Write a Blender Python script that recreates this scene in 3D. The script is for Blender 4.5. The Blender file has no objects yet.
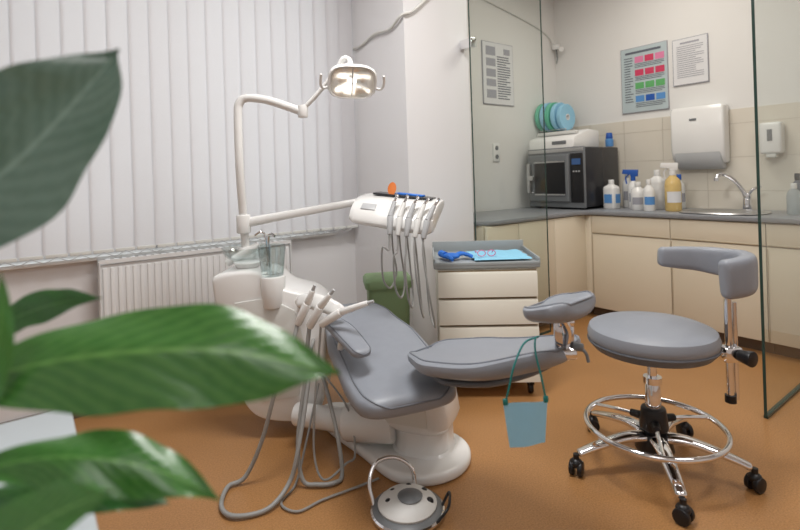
import bpy, bmesh, math, random
from mathutils import Vector, Matrix
random.seed(4)
COL=bpy.context.scene.collection
RA=math.radians(37.15); CC=math.cos(RA); SS=math.sin(RA)
def W(u,v,z=0): return (CC*u-SS*v, SS*u+CC*v, z)

# ------------------------------------------------------------ materials
def nodes(name):
    m=bpy.data.materials.new(name); m.use_nodes=True
    nt=m.node_tree; b=nt.nodes['Principled BSDF']
    return m,nt,b
def mat(name,col,rough=.45,metal=0,var=.04,scale=8,bump=0,bscale=200,spec=.5,trans=0,coat=0,ior=1.45,emit=0):
    m,nt,b=nodes(name)
    tc=nt.nodes.new('ShaderNodeTexCoord'); nz=nt.nodes.new('ShaderNodeTexNoise')
    nz.inputs['Scale'].default_value=scale; nz.inputs['Detail'].default_value=3
    nt.links.new(tc.outputs['Object'],nz.inputs['Vector'])
    mx=nt.nodes.new('ShaderNodeMix'); mx.data_type='RGBA'
    c=Vector(col); mx.inputs['A'].default_value=(*(c*(1-var)),1); mx.inputs['B'].default_value=(*[min(1,x*(1+var)) for x in col],1)
    nt.links.new(nz.outputs['Fac'],mx.inputs['Factor']); nt.links.new(mx.outputs['Result'],b.inputs['Base Color'])
    b.inputs['Roughness'].default_value=rough; b.inputs['Metallic'].default_value=metal
    b.inputs['Specular IOR Level'].default_value=spec
    b.inputs['Transmission Weight'].default_value=trans; b.inputs['IOR'].default_value=ior
    b.inputs['Coat Weight'].default_value=coat
    if emit: b.inputs['Emission Color'].default_value=(*col,1); b.inputs['Emission Strength'].default_value=emit
    if bump:
        n2=nt.nodes.new('ShaderNodeTexNoise'); n2.inputs['Scale'].default_value=bscale
        nt.links.new(tc.outputs['Object'],n2.inputs['Vector'])
        bp=nt.nodes.new('ShaderNodeBump'); bp.inputs['Strength'].default_value=bump; bp.inputs['Distance'].default_value=.002
        nt.links.new(n2.outputs['Fac'],bp.inputs['Height']); nt.links.new(bp.outputs['Normal'],b.inputs['Normal'])
    return m
M={}
M['wall']=mat('painted_wall',(.75,.745,.755),.8,bump=.1,var=.02,scale=2)
M['wallin']=mat('painted_wall_warm',(.76,.75,.73),.8,bump=.1,var=.02,scale=2)
M['ceil']=mat('ceiling_paint',(.85,.85,.85),.9,var=.01)
M['white']=mat('white_plastic',(.80,.795,.78),.25,var=.01,coat=.3)
M['whitem']=mat('matte_white_plastic',(.74,.74,.72),.5,var=.01)
M['white2']=mat('ivory_plastic',(.68,.68,.65),.4,var=.02)
M['radi']=mat('radiator_enamel',(.74,.74,.74),.4,var=.02)
M['grayv']=mat('gray_vinyl',(.265,.285,.325),.38,var=.05,scale=30,bump=.15,bscale=400)
M['grayp']=mat('gray_vinyl_piping',(.17,.185,.215),.4)
M['grayd']=mat('gray_vinyl_seam',(.13,.145,.17),.5)
M['chrome']=mat('chrome',(.84,.84,.86),.07,1,var=.02)
M['steel']=mat('brushed_steel',(.60,.60,.61),.3,1,var=.05,scale=40)
M['black']=mat('black_plastic',(.012,.012,.014),.35,var=.1)
M['darkg']=mat('dark_gray_enamel',(.028,.028,.032),.25,var=.1)
M['midg']=mat('mid_gray_plastic',(.17,.18,.19),.4)
M['lgray']=mat('light_gray_plastic',(.46,.47,.48),.35)
M['sinkd']=mat('sink_bowl_steel',(.50,.51,.52),.32,1,var=.1)
M['hose']=mat('gray_hose',(.32,.32,.31),.4,var=.05)
M['cab']=mat('cream_laminate',(.73,.66,.53),.4,var=.03,scale=3)
M['cab2']=mat('cream_edge',(.45,.37,.26),.5,var=.03,scale=3)
M['plinth']=mat('plinth_brown',(.16,.12,.09),.6)
M['top']=mat('slate_worktop',(.25,.26,.28),.35,var=.15,scale=60)
M['cart']=mat('cart_ivory',(.76,.73,.64),.35,var=.02)
M['cartd']=mat('cart_drawer_gap',(.30,.22,.13),.45,var=.05)
M['carttop']=mat('cart_tray_gray',(.34,.37,.38),.4,var=.05)
M['bluep']=mat('light_blue_paper',(.26,.58,.78),.8,var=.05,bump=.3,bscale=40)
M['bib']=mat('bib_blue_paper',(.34,.68,.92),.8,var=.06,bump=.3,bscale=40)
M['blueg']=mat('blue_nitrile',(.02,.16,.62),.5,var=.15)
M['teal']=mat('teal_cord',(.01,.20,.19),.5)
M['greenb']=mat('green_bin_plastic',(.22,.33,.17),.5)
M['rollg']=mat('green_roll',(.14,.50,.34),.5)
M['rollb']=mat('blue_roll',(.30,.58,.76),.5)
M['blue']=mat('blue_cap',(.02,.10,.42),.4)
M['lblue']=mat('blue_label',(.10,.28,.60),.5)
M['orange']=mat('orange_plastic',(.70,.20,.05),.3)
M['yellow']=mat('yellow_liquid_bottle',(.85,.62,.25),.25,trans=.25)
M['red']=mat('red_print',(.60,.05,.12),.6)
M['pink']=mat('pink_print',(.70,.22,.38),.6)
M['green']=mat('green_print',(.12,.40,.14),.6)
M['paper']=mat('paper_white',(.72,.72,.73),.7,var=.01)
M['paperb']=mat('paper_bluish',(.46,.54,.56),.5,var=.03)
M['ink']=mat('printed_ink',(.12,.13,.16),.7)
M['inkl']=mat('printed_gray_text',(.36,.36,.40),.7)
M['soil']=mat('potting_soil',(.05,.03,.02),.95,bump=.8,bscale=60)
M['pot']=mat('ceramic_pot',(.7,.68,.64),.3)
M['stem']=mat('green_stem',(.12,.3,.05),.45)
M['desk']=mat('white_desk_laminate',(.47,.52,.55),.3,var=.02)
M['display']=mat('display_blue',(.05,.12,.3),.2)
M['mirror']=mat('reflector_silver',(.93,.92,.89),.25,1,var=.01)
M['bulb']=mat('lamp_bulb',(1,.95,.85),.3,emit=3,var=0)
M['tank']=mat('frosted_bottle',(.75,.80,.80),.2,trans=.6,var=.02,ior=1.2)

def glassmat(name,tint,base=.025,k=.35):
    m=bpy.data.materials.new(name); m.use_nodes=True; nt=m.node_tree; nt.nodes.clear()
    o=nt.nodes.new('ShaderNodeOutputMaterial'); t=nt.nodes.new('ShaderNodeBsdfTransparent'); g=nt.nodes.new('ShaderNodeBsdfGlossy')
    nz=nt.nodes.new('ShaderNodeTexNoise'); nz.inputs['Scale'].default_value=1.5
    mr=nt.nodes.new('ShaderNodeMix'); mr.data_type='RGBA'
    mr.inputs['A'].default_value=(*tint,1); mr.inputs['B'].default_value=(*[x*.98 for x in tint],1)
    nt.links.new(nz.outputs['Fac'],mr.inputs['Factor']); nt.links.new(mr.outputs['Result'],t.inputs['Color'])
    g.inputs['Roughness'].default_value=.02
    lw=nt.nodes.new('ShaderNodeLayerWeight'); lw.inputs['Blend'].default_value=.5
    p=nt.nodes.new('ShaderNodeMath'); p.operation='POWER'; p.inputs[1].default_value=4
    nt.links.new(lw.outputs['Facing'],p.inputs[0])
    q=nt.nodes.new('ShaderNodeMath'); q.operation='MULTIPLY_ADD'; q.inputs[1].default_value=k; q.inputs[2].default_value=base
    nt.links.new(p.outputs[0],q.inputs[0])
    mx=nt.nodes.new('ShaderNodeMixShader')
    nt.links.new(q.outputs[0],mx.inputs[0]); nt.links.new(t.outputs[0],mx.inputs[1]); nt.links.new(g.outputs[0],mx.inputs[2])
    nt.links.new(mx.outputs[0],o.inputs[0]); return m
M['glass']=glassmat('pane_glass',(.965,.985,.975))
M['cupg']=glassmat('cup_glass',(.90,.94,.94),.10,.8)
M['glassedge']=mat('glass_edge',(.03,.06,.05),.2)

def slatmat():
    m,nt,b=nodes('blind_fabric')
    tc=nt.nodes.new('ShaderNodeTexCoord'); nz=nt.nodes.new('ShaderNodeTexNoise'); nz.inputs['Scale'].default_value=300
    nt.links.new(tc.outputs['Object'],nz.inputs['Vector'])
    mx=nt.nodes.new('ShaderNodeMix'); mx.data_type='RGBA'
    mx.inputs['A'].default_value=(.70,.69,.71,1); mx.inputs['B'].default_value=(.77,.76,.775,1)
    nt.links.new(nz.outputs['Fac'],mx.inputs['Factor']); nt.links.new(mx.outputs['Result'],b.inputs['Base Color'])
    b.inputs['Roughness'].default_value=.8
    tr=nt.nodes.new('ShaderNodeBsdfTranslucent'); nt.links.new(mx.outputs['Result'],tr.inputs['Color'])
    ms=nt.nodes.new('ShaderNodeMixShader'); ms.inputs[0].default_value=.32
    out=nt.nodes['Material Output']
    nt.links.new(b.outputs[0],ms.inputs[1]); nt.links.new(tr.outputs[0],ms.inputs[2]); nt.links.new(ms.outputs[0],out.inputs[0])
    return m
M['slat']=slatmat()
def floormat():
    m,nt,b=nodes('ochre_linoleum')
    tc=nt.nodes.new('ShaderNodeTexCoord')
    n1=nt.nodes.new('ShaderNodeTexNoise'); n1.inputs['Scale'].default_value=170; n1.inputs['Detail'].default_value=4
    n2=nt.nodes.new('ShaderNodeTexNoise'); n2.inputs['Scale'].default_value=2.0; n2.inputs['Detail'].default_value=2
    for n in (n1,n2): nt.links.new(tc.outputs['Object'],n.inputs['Vector'])
    r=nt.nodes.new('ShaderNodeValToRGB'); r.color_ramp.elements[0].position=.34; r.color_ramp.elements[1].position=.66
    r.color_ramp.elements[0].color=(.31,.150,.054,1); r.color_ramp.elements[1].color=(.48,.245,.094,1)
    mt=nt.nodes.new('ShaderNodeMath'); mt.operation='ADD'
    m2=nt.nodes.new('ShaderNodeMath'); m2.operation='MULTIPLY'; m2.inputs[1].default_value=.2
    m3=nt.nodes.new('ShaderNodeMath'); m3.operation='MULTIPLY'; m3.inputs[1].default_value=.8
    nt.links.new(n1.outputs['Fac'],m3.inputs[0]); nt.links.new(n2.outputs['Fac'],m2.inputs[0])
    nt.links.new(m3.outputs[0],mt.inputs[0]); nt.links.new(m2.outputs[0],mt.inputs[1])
    nt.links.new(mt.outputs[0],r.inputs['Fac']); nt.links.new(r.outputs['Color'],b.inputs['Base Color'])
    b.inputs['Roughness'].default_value=.30; b.inputs['Specular IOR Level'].default_value=.4
    return m
M['floor']=floormat()
def tilemat(name,axis):
    m,nt,b=nodes(name)
    tc=nt.nodes.new('ShaderNodeTexCoord'); sp=nt.nodes.new('ShaderNodeSeparateXYZ'); cb=nt.nodes.new('ShaderNodeCombineXYZ')
    nt.links.new(tc.outputs['Object'],sp.inputs[0]); nt.links.new(sp.outputs[axis],cb.inputs[0]); nt.links.new(sp.outputs[2],cb.inputs[1])
    br=nt.nodes.new('ShaderNodeTexBrick'); br.offset=0; br.inputs['Scale'].default_value=1
    br.inputs['Brick Width'].default_value=.33; br.inputs['Row Height'].default_value=.25; br.inputs['Mortar Size'].default_value=.002
    br.inputs['Color1'].default_value=(.72,.67,.58,1); br.inputs['Color2'].default_value=(.70,.65,.56,1); br.inputs['Mortar'].default_value=(.59,.53,.45,1)
    nt.links.new(cb.outputs[0],br.inputs['Vector']); nt.links.new(br.outputs['Color'],b.inputs['Base Color'])
    bp=nt.nodes.new('ShaderNodeBump'); bp.invert=True; bp.inputs['Distance'].default_value=.002
    nt.links.new(br.outputs['Fac'],bp.inputs['Height']); nt.links.new(bp.outputs['Normal'],b.inputs['Normal'])
    b.inputs['Roughness'].default_value=.2
    return m
M['tiley']=tilemat('cream_tiles',1)
def leafmat(name,c1,c2,rough=.24,tl=.2,coat=.3):
    m,nt,b=nodes(name)
    uv=nt.nodes.new('ShaderNodeUVMap'); sp=nt.nodes.new('ShaderNodeSeparateXYZ'); nt.links.new(uv.outputs[0],sp.inputs[0])
    ab=nt.nodes.new('ShaderNodeMath'); ab.operation='ABSOLUTE'; nt.links.new(sp.outputs[0],ab.inputs[0])
    k=nt.nodes.new('ShaderNodeMath'); k.operation='MULTIPLY_ADD'; k.inputs[1].default_value=-.25
    nt.links.new(ab.outputs[0],k.inputs[0]); nt.links.new(sp.outputs[1],k.inputs[2])
    # irregular vein spacing
    nz=nt.nodes.new('ShaderNodeTexNoise'); nz.inputs['Scale'].default_value=9; nt.links.new(uv.outputs[0],nz.inputs['Vector'])
    jt=nt.nodes.new('ShaderNodeMath'); jt.operation='MULTIPLY_ADD'; jt.inputs[1].default_value=.07
    nt.links.new(nz.outputs['Fac'],jt.inputs[0]); nt.links.new(k.outputs[0],jt.inputs[2])
    sn=nt.nodes.new('ShaderNodeMath'); sn.operation='MULTIPLY'; sn.inputs[1].default_value=90; nt.links.new(jt.outputs[0],sn.inputs[0])
    s2=nt.nodes.new('ShaderNodeMath'); s2.operation='SINE'; nt.links.new(sn.outputs[0],s2.inputs[0])
    mr=nt.nodes.new('ShaderNodeMapRange'); mr.inputs['From Min'].default_value=-1; nt.links.new(s2.outputs[0],mr.inputs['Value'])
    rib=nt.nodes.new('ShaderNodeMapRange'); rib.inputs['From Min'].default_value=.0; rib.inputs['From Max'].default_value=.06
    rib.inputs['To Min'].default_value=1; rib.inputs['To Max'].default_value=0; nt.links.new(ab.outputs[0],rib.inputs['Value'])
    mx=nt.nodes.new('ShaderNodeMix'); mx.data_type='RGBA'; mx.inputs['A'].default_value=(*c1,1); mx.inputs['B'].default_value=(*c2,1)
    ad=nt.nodes.new('ShaderNodeMath'); ad.operation='MULTIPLY_ADD'; ad.inputs[1].default_value=.28
    nt.links.new(mr.outputs[0],ad.inputs[0]); nt.links.new(rib.outputs[0],ad.inputs[2]); ad.use_clamp=True
    nt.links.new(ad.outputs[0],mx.inputs['Factor']); nt.links.new(mx.outputs['Result'],b.inputs['Base Color'])
    bp=nt.nodes.new('ShaderNodeBump'); bp.inputs['Strength'].default_value=.25; bp.inputs['Distance'].default_value=.0015
    nt.links.new(mr.outputs[0],bp.inputs['Height']); nt.links.new(bp.outputs['Normal'],b.inputs['Normal'])
    b.inputs['Roughness'].default_value=rough; b.inputs['Coat Weight'].default_value=coat; b.inputs['Coat Roughness'].default_value=.25
    tr=nt.nodes.new('ShaderNodeBsdfTranslucent'); nt.links.new(mx.outputs['Result'],tr.inputs['Color'])
    ms=nt.nodes.new('ShaderNodeMixShader'); ms.inputs[0].default_value=tl
    nt.links.new(b.outputs[0],ms.inputs[1]); nt.links.new(tr.outputs[0],ms.inputs[2]); nt.links.new(ms.outputs[0],nt.nodes['Material Output'].inputs[0])
    return m
M['leaf']=leafmat('leaf_green',(.045,.18,.03),(.18,.42,.10),.28,.25,.6)
M['leafd']=leafmat('leaf_gray_green',(.10,.18,.135),(.21,.32,.26),.35,.15,.8)
M['leafk']=leafmat('leaf_dark_green',(.03,.14,.03),(.12,.31,.09),.28,.2,.6)

# ------------------------------------------------------------ geometry
def cr(pts,n=8,closed=False):
    P=[Vector(p) for p in pts]
    if len(P)==2: return [P[0].lerp(P[1],i/n) for i in range(n+1)]
    out=[]; L=len(P)
    segs=L if closed else L-1
    for i in range(segs):
        if closed: a,b,c,d=P[(i-1)%L],P[i],P[(i+1)%L],P[(i+2)%L]
        else:
            b,c=P[i],P[i+1]; a=P[i-1] if i>0 else b*2-c; d=P[i+2] if i+2<L else c*2-b
        for k in range(n):
            t=k/n
            out.append(.5*((2*b)+(c-a)*t+(2*a-5*b+4*c-d)*t*t+(3*b-a-3*c+d)*t**3))
    if not closed: out.append(P[-1])
    return out
class G:
    def __init__(s): s.v=[]; s.f=[]; s.edge=None
    def add(s,v,f,m=None):
        o=len(s.v); s.v+=[(m@Vector(p)) if m else Vector(p) for p in v]; s.f+=[[i+o for i in q] for q in f]; return s
    def bm(s,b,m=None):
        b.verts.ensure_lookup_table(); b.verts.index_update()
        s.add([v.co.copy() for v in b.verts],[[v.index for v in f.verts] for f in b.faces],m); b.free(); return s
    def box(s,c,d,bev=0,m=None,seg=2):
        b=bmesh.new(); bmesh.ops.create_cube(b,size=1)
        for v in b.verts: v.co=Vector((v.co.x*d[0],v.co.y*d[1],v.co.z*d[2]))
        if bev: bmesh.ops.bevel(b,geom=b.edges[:],offset=bev,segments=seg,affect='EDGES',profile=.5)
        T=Matrix.Translation(c)
        return s.bm(b,(m@T) if m else T)
    def loft(s,rings,cap=True,closed=False):
        n=len(rings[0]); v=[p for r in rings for p in r]; f=[]
        R=len(rings)
        for i in range(R if closed else R-1):
            j=(i+1)%R
            for k in range(n): f.append([i*n+k,i*n+(k+1)%n,j*n+(k+1)%n,j*n+k])
        if cap and not closed: f.append(list(range(n))[::-1]); f.append([(R-1)*n+k for k in range(n)])
        return s.add(v,f)
    def tube(s,pts,r,n=10,sm=6,closed=False):
        P=cr(pts,sm,closed) if sm else [Vector(p) for p in pts]
        L=len(P); rings=[]; up=None
        for i,p in enumerate(P):
            if closed: t=P[(i+1)%L]-P[i-1]
            else: t=P[min(i+1,L-1)]-P[max(i-1,0)]
            if t.length<1e-9: t=Vector((0,0,1))
            t.normalize()
            if up is None: up=Vector((0,0,1)) if abs(t.z)<.9 else Vector((1,0,0))
            a=up-t*up.dot(t)
            if a.length<1e-5: a=t.orthogonal()
            a.normalize(); b=t.cross(a); up=a
            rr=r if not isinstance(r,(list,tuple)) else r[0]+(r[1]-r[0])*i/(L-1)
            rings.append([p+rr*(a*math.cos(2*math.pi*k/n)+b*math.sin(2*math.pi*k/n)) for k in range(n)])
        return s.loft(rings,closed=closed)
    def cyl(s,p0,p1,r0,r1=None,n=24,bev=0):
        if r1 is None: r1=r0
        p0=Vector(p0);p1=Vector(p1);t=(p1-p0); Ln=t.length
        prof=[(r0,0),(r1,Ln)] if not bev else [(r0-bev,0),(r0-bev*.3,bev*.3),(r0,bev),(r1,Ln-bev),(r1-bev*.3,Ln-bev*.3),(r1-bev,Ln)]
        q=t.to_track_quat('Z','Y').to_matrix().to_4x4()
        return s.lathe(prof,m=Matrix.Translation(p0)@q,n=n)
    def lathe(s,prof,c=(0,0,0),n=32,m=None,sx=1,sy=1,cap=True,closed=False,ex=2):
        def pw(x): return math.copysign(abs(x)**(2/ex),x)
        rings=[[Vector((max(r,1e-5)*sx*pw(math.cos(2*math.pi*k/n)),max(r,1e-5)*sy*pw(math.sin(2*math.pi*k/n)),z)) for k in range(n)] for r,z in prof]
        T=m if m else Matrix.Translation(c)
        rings=[[T@p for p in r] for r in rings]
        return s.loft(rings,cap=cap,closed=closed)
    def sphere(s,c,r,n=20):
        if not isinstance(r,(tuple,list)): r=(r,r,r)
        k=12
        prof=[(math.sin(math.pi*i/k),-math.cos(math.pi*i/k)) for i in range(k+1)]
        return s.lathe(prof,m=Matrix.Translation(c)@Matrix.Diagonal((r[0],r[1],r[2],1)),n=n)
    def prism(s,pts,a0,a1,axis='y',bev=0,m=None,seg=2):
        b=bmesh.new()
        def mk(p,a):
            if axis=='y': return Vector((p[0],a,p[1]))
            if axis=='x': return Vector((a,p[0],p[1]))
            return Vector((p[0],p[1],a))
        v0=[b.verts.new(mk(p,a0)) for p in pts]; v1=[b.verts.new(mk(p,a1)) for p in pts]
        n=len(pts); f0=b.faces.new(v0); f1=b.faces.new(v1[::-1])
        for i in range(n): b.faces.new([v0[i],v1[i],v1[(i+1)%n],v0[(i+1)%n]])
        bmesh.ops.recalc_face_normals(b,faces=b.faces[:])
        if bev:
            es=set(f0.edges[:])|set(f1.edges[:])
            bmesh.ops.bevel(b,geom=list(es),offset=bev,segments=seg,affect='EDGES',profile=.5)
        return s.bm(b,m)
    def pad(s,path,wdir,hw,ht,er=.06,n=28,ex=2.8,sm=10,endt=.25,curl=0):
        P=cr(path,sm); L=len(P)
        d=[0]
        for i in range(1,L): d.append(d[-1]+(P[i]-P[i-1]).length)
        T=d[-1]
        def at(x):
            x=max(0,min(T,x))
            for i in range(1,L):
                if d[i]>=x-1e-9:
                    q=(x-d[i-1])/max(1e-9,d[i]-d[i-1])
                    a=P[min(i+1,L-1)]-P[i-1]; b=P[i]-P[max(i-2,0)]
                    return P[i-1].lerp(P[i],q),(b.normalized()*(1-q)+a.normalized()*q).normalized()
            return P[-1],(P[-1]-P[-2]).normalized()
        def itp(a,t):
            if not isinstance(a,(list,tuple)): return a
            x=t*(len(a)-1); i=min(int(x),len(a)-2); q=x-i; q=q*q*(3-2*q); return a[i]*(1-q)+a[i+1]*q
        ks=7; S=[er*(1-math.cos(math.pi/2*i/ks)) for i in range(ks)]
        S=S+[er+(T-2*er)*i/24 for i in range(25)]+[T-x for x in S[::-1]]
        rings=[]; pu=None
        wd=Vector(wdir); Lf=[];Rt=[]
        for x in S:
            p,t=at(x); w=(wd-t*wd.dot(t)).normalized(); u=w.cross(t)
            if pu is None:
                if u.z<-1e-3: u=-u
            elif u.dot(pu)<0: u=-u
            pu=u
            e=min(x,T-x)/er; f=math.sqrt(max(0,1-(1-min(1,e))**2))
            h=itp(hw,x/T); q=itp(ht,x/T); q0=q
            h=h-er*(1-f); q=q*(endt+(1-endt)*f)
            ring=[]
            for k in range(n):
                a=2*math.pi*k/n; c_,s_=math.cos(a),math.sin(a)
                cx=math.copysign(abs(c_)**(2/ex),c_); sy=math.copysign(abs(s_)**(2/ex),s_)
                ring.append(p+w*h*cx+u*(q*sy+curl*cx*cx))
            rings.append(ring)
            k1=n//9
            Lf.append(ring[k1]); Rt.append(ring[n//2-k1])
        s.edge=Lf+Rt[::-1]
        return s.loft(rings)
    def out(s,name,m,parent=None,label=None,kind=None,ang=40,flat=False,cat=None):
        me=bpy.data.meshes.new(name)
        off=ORG.get(parent.name) if parent else None
        vs=[tuple(p-off) for p in s.v] if off is not None else [tuple(p) for p in s.v]
        me.from_pydata(vs,[],s.f); me.update()
        b=bmesh.new(); b.from_mesh(me); bmesh.ops.recalc_face_normals(b,faces=b.faces[:]); b.to_mesh(me); b.free()
        if not flat:
            me.polygons.foreach_set('use_smooth',[True]*len(me.polygons)); me.set_sharp_from_angle(angle=math.radians(ang))
        me.materials.append(M[m] if isinstance(m,str) else m)
        o=bpy.data.objects.new(name,me); COL.objects.link(o)
        if parent:
            o.parent=parent
            if off is not None: ORG[o.name]=off
        if label: o['label']=label
        if kind: o['kind']=kind
        if cat: o['category']=cat
        return o
ORG={}
def padpart(g,name,m,parent,pr=.0035):
    o=g.out(name,m,parent)
    G().tube(g.edge,pr,8,1,closed=True).out('piping','grayp',o)
    return o
def thing(name,label,cat,loc=(0,0,0),rot=0,world=True,group=None):
    e=bpy.data.objects.new(name,None); e.empty_display_size=.05; e.location=loc; e.rotation_euler=(0,0,rot)
    e['label']=label; e['category']=cat
    if group: e['group']=group
    COL.objects.link(e)
    if world: ORG[e.name]=Vector(loc)
    return e
def struct(name,g,m,rot=True,label=None):
    o=g.out(name,m); o['kind']='structure'
    if rot: o.rotation_euler=(0,0,RA)
    if label: o['label']=label
    return o
def gb(c,d,bev=0,m=None): return G().box(c,d,bev,m)
def span(u0,u1,v0,v1,z0,z1,bev=0): return G().box(((u0+u1)/2,(v0+v1)/2,(z0+z1)/2),(u1-u0,v1-v0,z1-z0),bev)
def rrect(w,d,r,z,cx=0,cy=0,n=5):
    out=[]
    for qx,qy,a0 in ((1,1,0),(-1,1,90),(-1,-1,180),(1,-1,270)):
        for k in range(n+1):
            a=math.radians(a0+90*k/n); out.append(Vector((cx+qx*(w/2-r)+r*math.cos(a),cy+qy*(d/2-r)+r*math.sin(a),z)))
    return out
def smoothpoly(pts,n=6): return [(p.x,p.y) for p in cr([(a,b,0) for a,b in pts],n,True)]

# ------------------------------------------------------------ room shell (room frame u,v rotated by RA)
H=3.0
struct('floor',span(-2.2,4.45,-2.2,3.4,-.1,0),'floor')
struct('ceiling',span(-2.2,4.45,-2.2,3.4,H,H+.1),'ceil')
g=G(); g.box((-.15,3.17,.4),(4.1,.2,.8)); g.box((-.15,3.17,2.85),(4.1,.2,.3)); g.box((-1.85,3.17,1.75),(.7,.2,1.9)); g.box((1.8,3.17,1.75),(.2,.2,1.9))
struct('wall_window',g,'wall')
g=G()
for u in (-1.47,-.3,.62,1.67): g.box((u,3.19,1.75),(.07,.07,1.9),.004)
for z in (.83,2.67): g.box((.1,3.19,z),(3.2,.07,.07),.004)
w=struct('window_1',g,'white')
struct('window_2',G().box((.1,3.2,1.75),(3.1,.008,1.8)),'glass')
struct('trim_1',span(-1.5,1.72,3.03,3.26,.795,.815,.004),'white')
struct('wall_column',span(1.9,2.45,2.42,3.27,0,H),'wall')
struct('wall_side',span(2.45,4.45,3.0,3.27,0,H),'wallin')
struct('wall_back',span(4.25,4.45,-2.2,3.0,0,H),'wallin')
struct('wall_rear',span(-2.2,4.45,-2.4,-2.2,0,H),'wall')
struct('wall_end',span(-2.4,-2.2,-2.4,3.27,0,H),'wall')
struct('trim_2',span(4.24,4.25,.86,3.0,.86,1.607),'tiley')
struct('baseboard_window',span(-2.2,1.9,3.055,3.07,0,.07,.003),'plinth')
struct('baseboard_column',G().box((1.893,2.74,.035),(.014,.64,.07)).box((2.17,2.413,.035),(.56,.014,.07)),'plinth')

# ------------------------------------------------------------ vertical blind
vb=thing('vertical_blind','off-white fabric vertical blind closed across the wide window','blind',W(.3,2.99,0),RA,False)
G().box((0,.0,2.72),(3.2,.05,.045),.004).out('head_rail','white',vb)
g=G(); gw=G()
for i in range(31):
    u=-1.5+.1*i+.03
    a=math.radians(5+random.uniform(-.8,.8))
    pts=[]
    for k in range(5):
        t=(k/4-.5)*.112
        x=u+t*math.cos(a); y=t*math.sin(a)-.0015*(1-(t/.056)**2)
        pts.append((x,y))
    v=[(x,y,.85) for x,y in pts]+[(x,y,2.70) for x,y in pts]
    g.add(v,[[k,k+1,k+6,k+5] for k in range(4)])
    gw.box((u,-.008,.845),(.09,.008,.018),.002)
g.out('slats','slat',vb)
gw.out('slat_weights','white2',vb)
g=G()
for i in range(30):
    u=-1.5+.1*i+.03
    g.tube([(u,-.018,.84),(u+.05,-.020,.818),(u+.1,-.018,.84)],.0022,5,4)
g.out('bottom_chain','lgray',vb)

# ------------------------------------------------------------ radiator
rd=thing('radiator','white ribbed steel panel radiator mounted below the window','radiator',W(.83,2.99,0),RA,False)
g=G().box((0,.0,.5),(1.04,.05,.56),.008)
for i in range(30): g.box((-.5+.0345*i,-.027,.5),(.02,.012,.52),.005)
g.out('radiator_panel','radi',rd)
g=G()
for i in range(26): g.box((-.48+.0385*i,0,.796),(.022,.075,.006))
g.box((0,-.036,.793),(1.05,.006,.02)).box((0,.036,.793),(1.05,.006,.02)); g.box((-.522,0,.5),(.006,.076,.58)); g.box((.522,0,.5),(.006,.076,.58))
g.out('top_grille','radi',rd)
g=G().tube([(.5,0,.24),(.56,0,.24),(.58,0,.2),(.58,0,.0)],.009,8).cyl((.53,0,.24),(.6,0,.24),.016)
g.out('valve_pipe','white',rd)

# ------------------------------------------------------------ cable on wall
cb=thing('wall_conduit','white flexible cable running loosely along the wall','cable',W(1.88,2.8,2.1),0,True)
g=G().tube([W(1.55,3.05,2.07),W(1.87,3.03,2.1),W(1.885,2.9,2.09),W(1.885,2.72,2.13),W(1.885,2.55,2.12),W(1.88,2.42,2.17),W(1.95,2.405,2.2),W(2.05,2.405,2.28),W(2.2,2.405,2.42)],.009,8)
g.out('cable_sleeve','white2',cb)

# ------------------------------------------------------------ glass partitions
gp=thing('glass_partition','clear glass screen panel beside the column with sheets behind it','glass panel',W(2.72,2.30,0),RA,False)
gb((0,0,1.4),(.75,.008,2.78)).out('glass_pane','glass',gp)
G().box((-.3755,0,1.4),(.003,.009,2.78)).box((.3755,0,1.4),(.003,.009,2.78)).box((0,0,.006),(.75,.012,.012)).out('pane_edge','glassedge',gp)
for z in (.25,2.05): G().box((-.33,.06,z),(.05,.11,.06),.004).out('hinge','chrome',gp)
gq=thing('glass_partition','frameless clear glass wall panel standing at the end of the worktop','glass panel',W(3.47,.85,0),RA,False)
gb((0,0,1.4),(1.46,.01,2.78)).out('glass_pane','glass',gq)
G().box((-.732,0,1.4),(.004,.012,2.78)).out('pane_edge','glassedge',gq)
G().box((0,0,.008),(1.46,.018,.014)).out('floor_channel','glassedge',gq)

# ------------------------------------------------------------ cabinets & worktop
def cabinet(name,label,u,v,w,d,rot,units):
    e=thing(name,label,'cabinet',W(u,v,0),RA+rot,False,group='cream base cabinets under the worktop')
    G().box((0,d/2+.01,.455),(w-.002,d-.02,.745)).out('body','cab',e)
    G().box((0,d/2+.04,.045),(w-.002,d-.08,.09)).out('plinth','plinth',e)
    for (x0,x1,z0,z1,k) in units:
        nm='drawer' if k=='drawer' else ('filler_panel' if k=='filler' else 'door')
        o=G().box(((x0+x1)/2,-.001,(z0+z1)/2),(x1-x0-.004,.018,z1-z0-.004),.0015).out(nm,'cab',e)
        if k=='drawer': G().box(((x0+x1)/2,-.012,z0+.008),(x1-x0-.02,.008,.005),.002).out('handle_strip','cab2',o,label='slim bronze edge grip strip')
        elif k=='door': G().box((x0+.008,-.012,(z0+z1)/2),(.003,.005,z1-z0-.02)).out('handle_strip','cab2',o,label='slim bronze edge grip strip')
    return e
R90=-math.pi/2
w=.67; cabinet('base_cabinet','cream laminate base cabinet with drawer above a plain door',3.65,1.67+w/2,w,.59,R90,[(-w/2,-w/2+.058,.09,.825,'filler'),(-w/2+.058,w/2,.68,.825,'drawer'),(-w/2+.058,w/2,.09,.68,'door')])
w=.57; cabinet('base_cabinet','cream laminate base cabinet with drawer above a plain door',3.65,1.385,w,.59,R90,[(-w/2,w/2,.68,.825,'drawer'),(-w/2,w/2,.09,.68,'door')])
w=.23; cabinet('base_cabinet','narrow cream base cabinet next to the glass panel',3.65,.985,w,.59,R90,[(-w/2,w/2,.68,.825,'drawer'),(-w/2,w/2,.09,.68,'door')])
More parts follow.
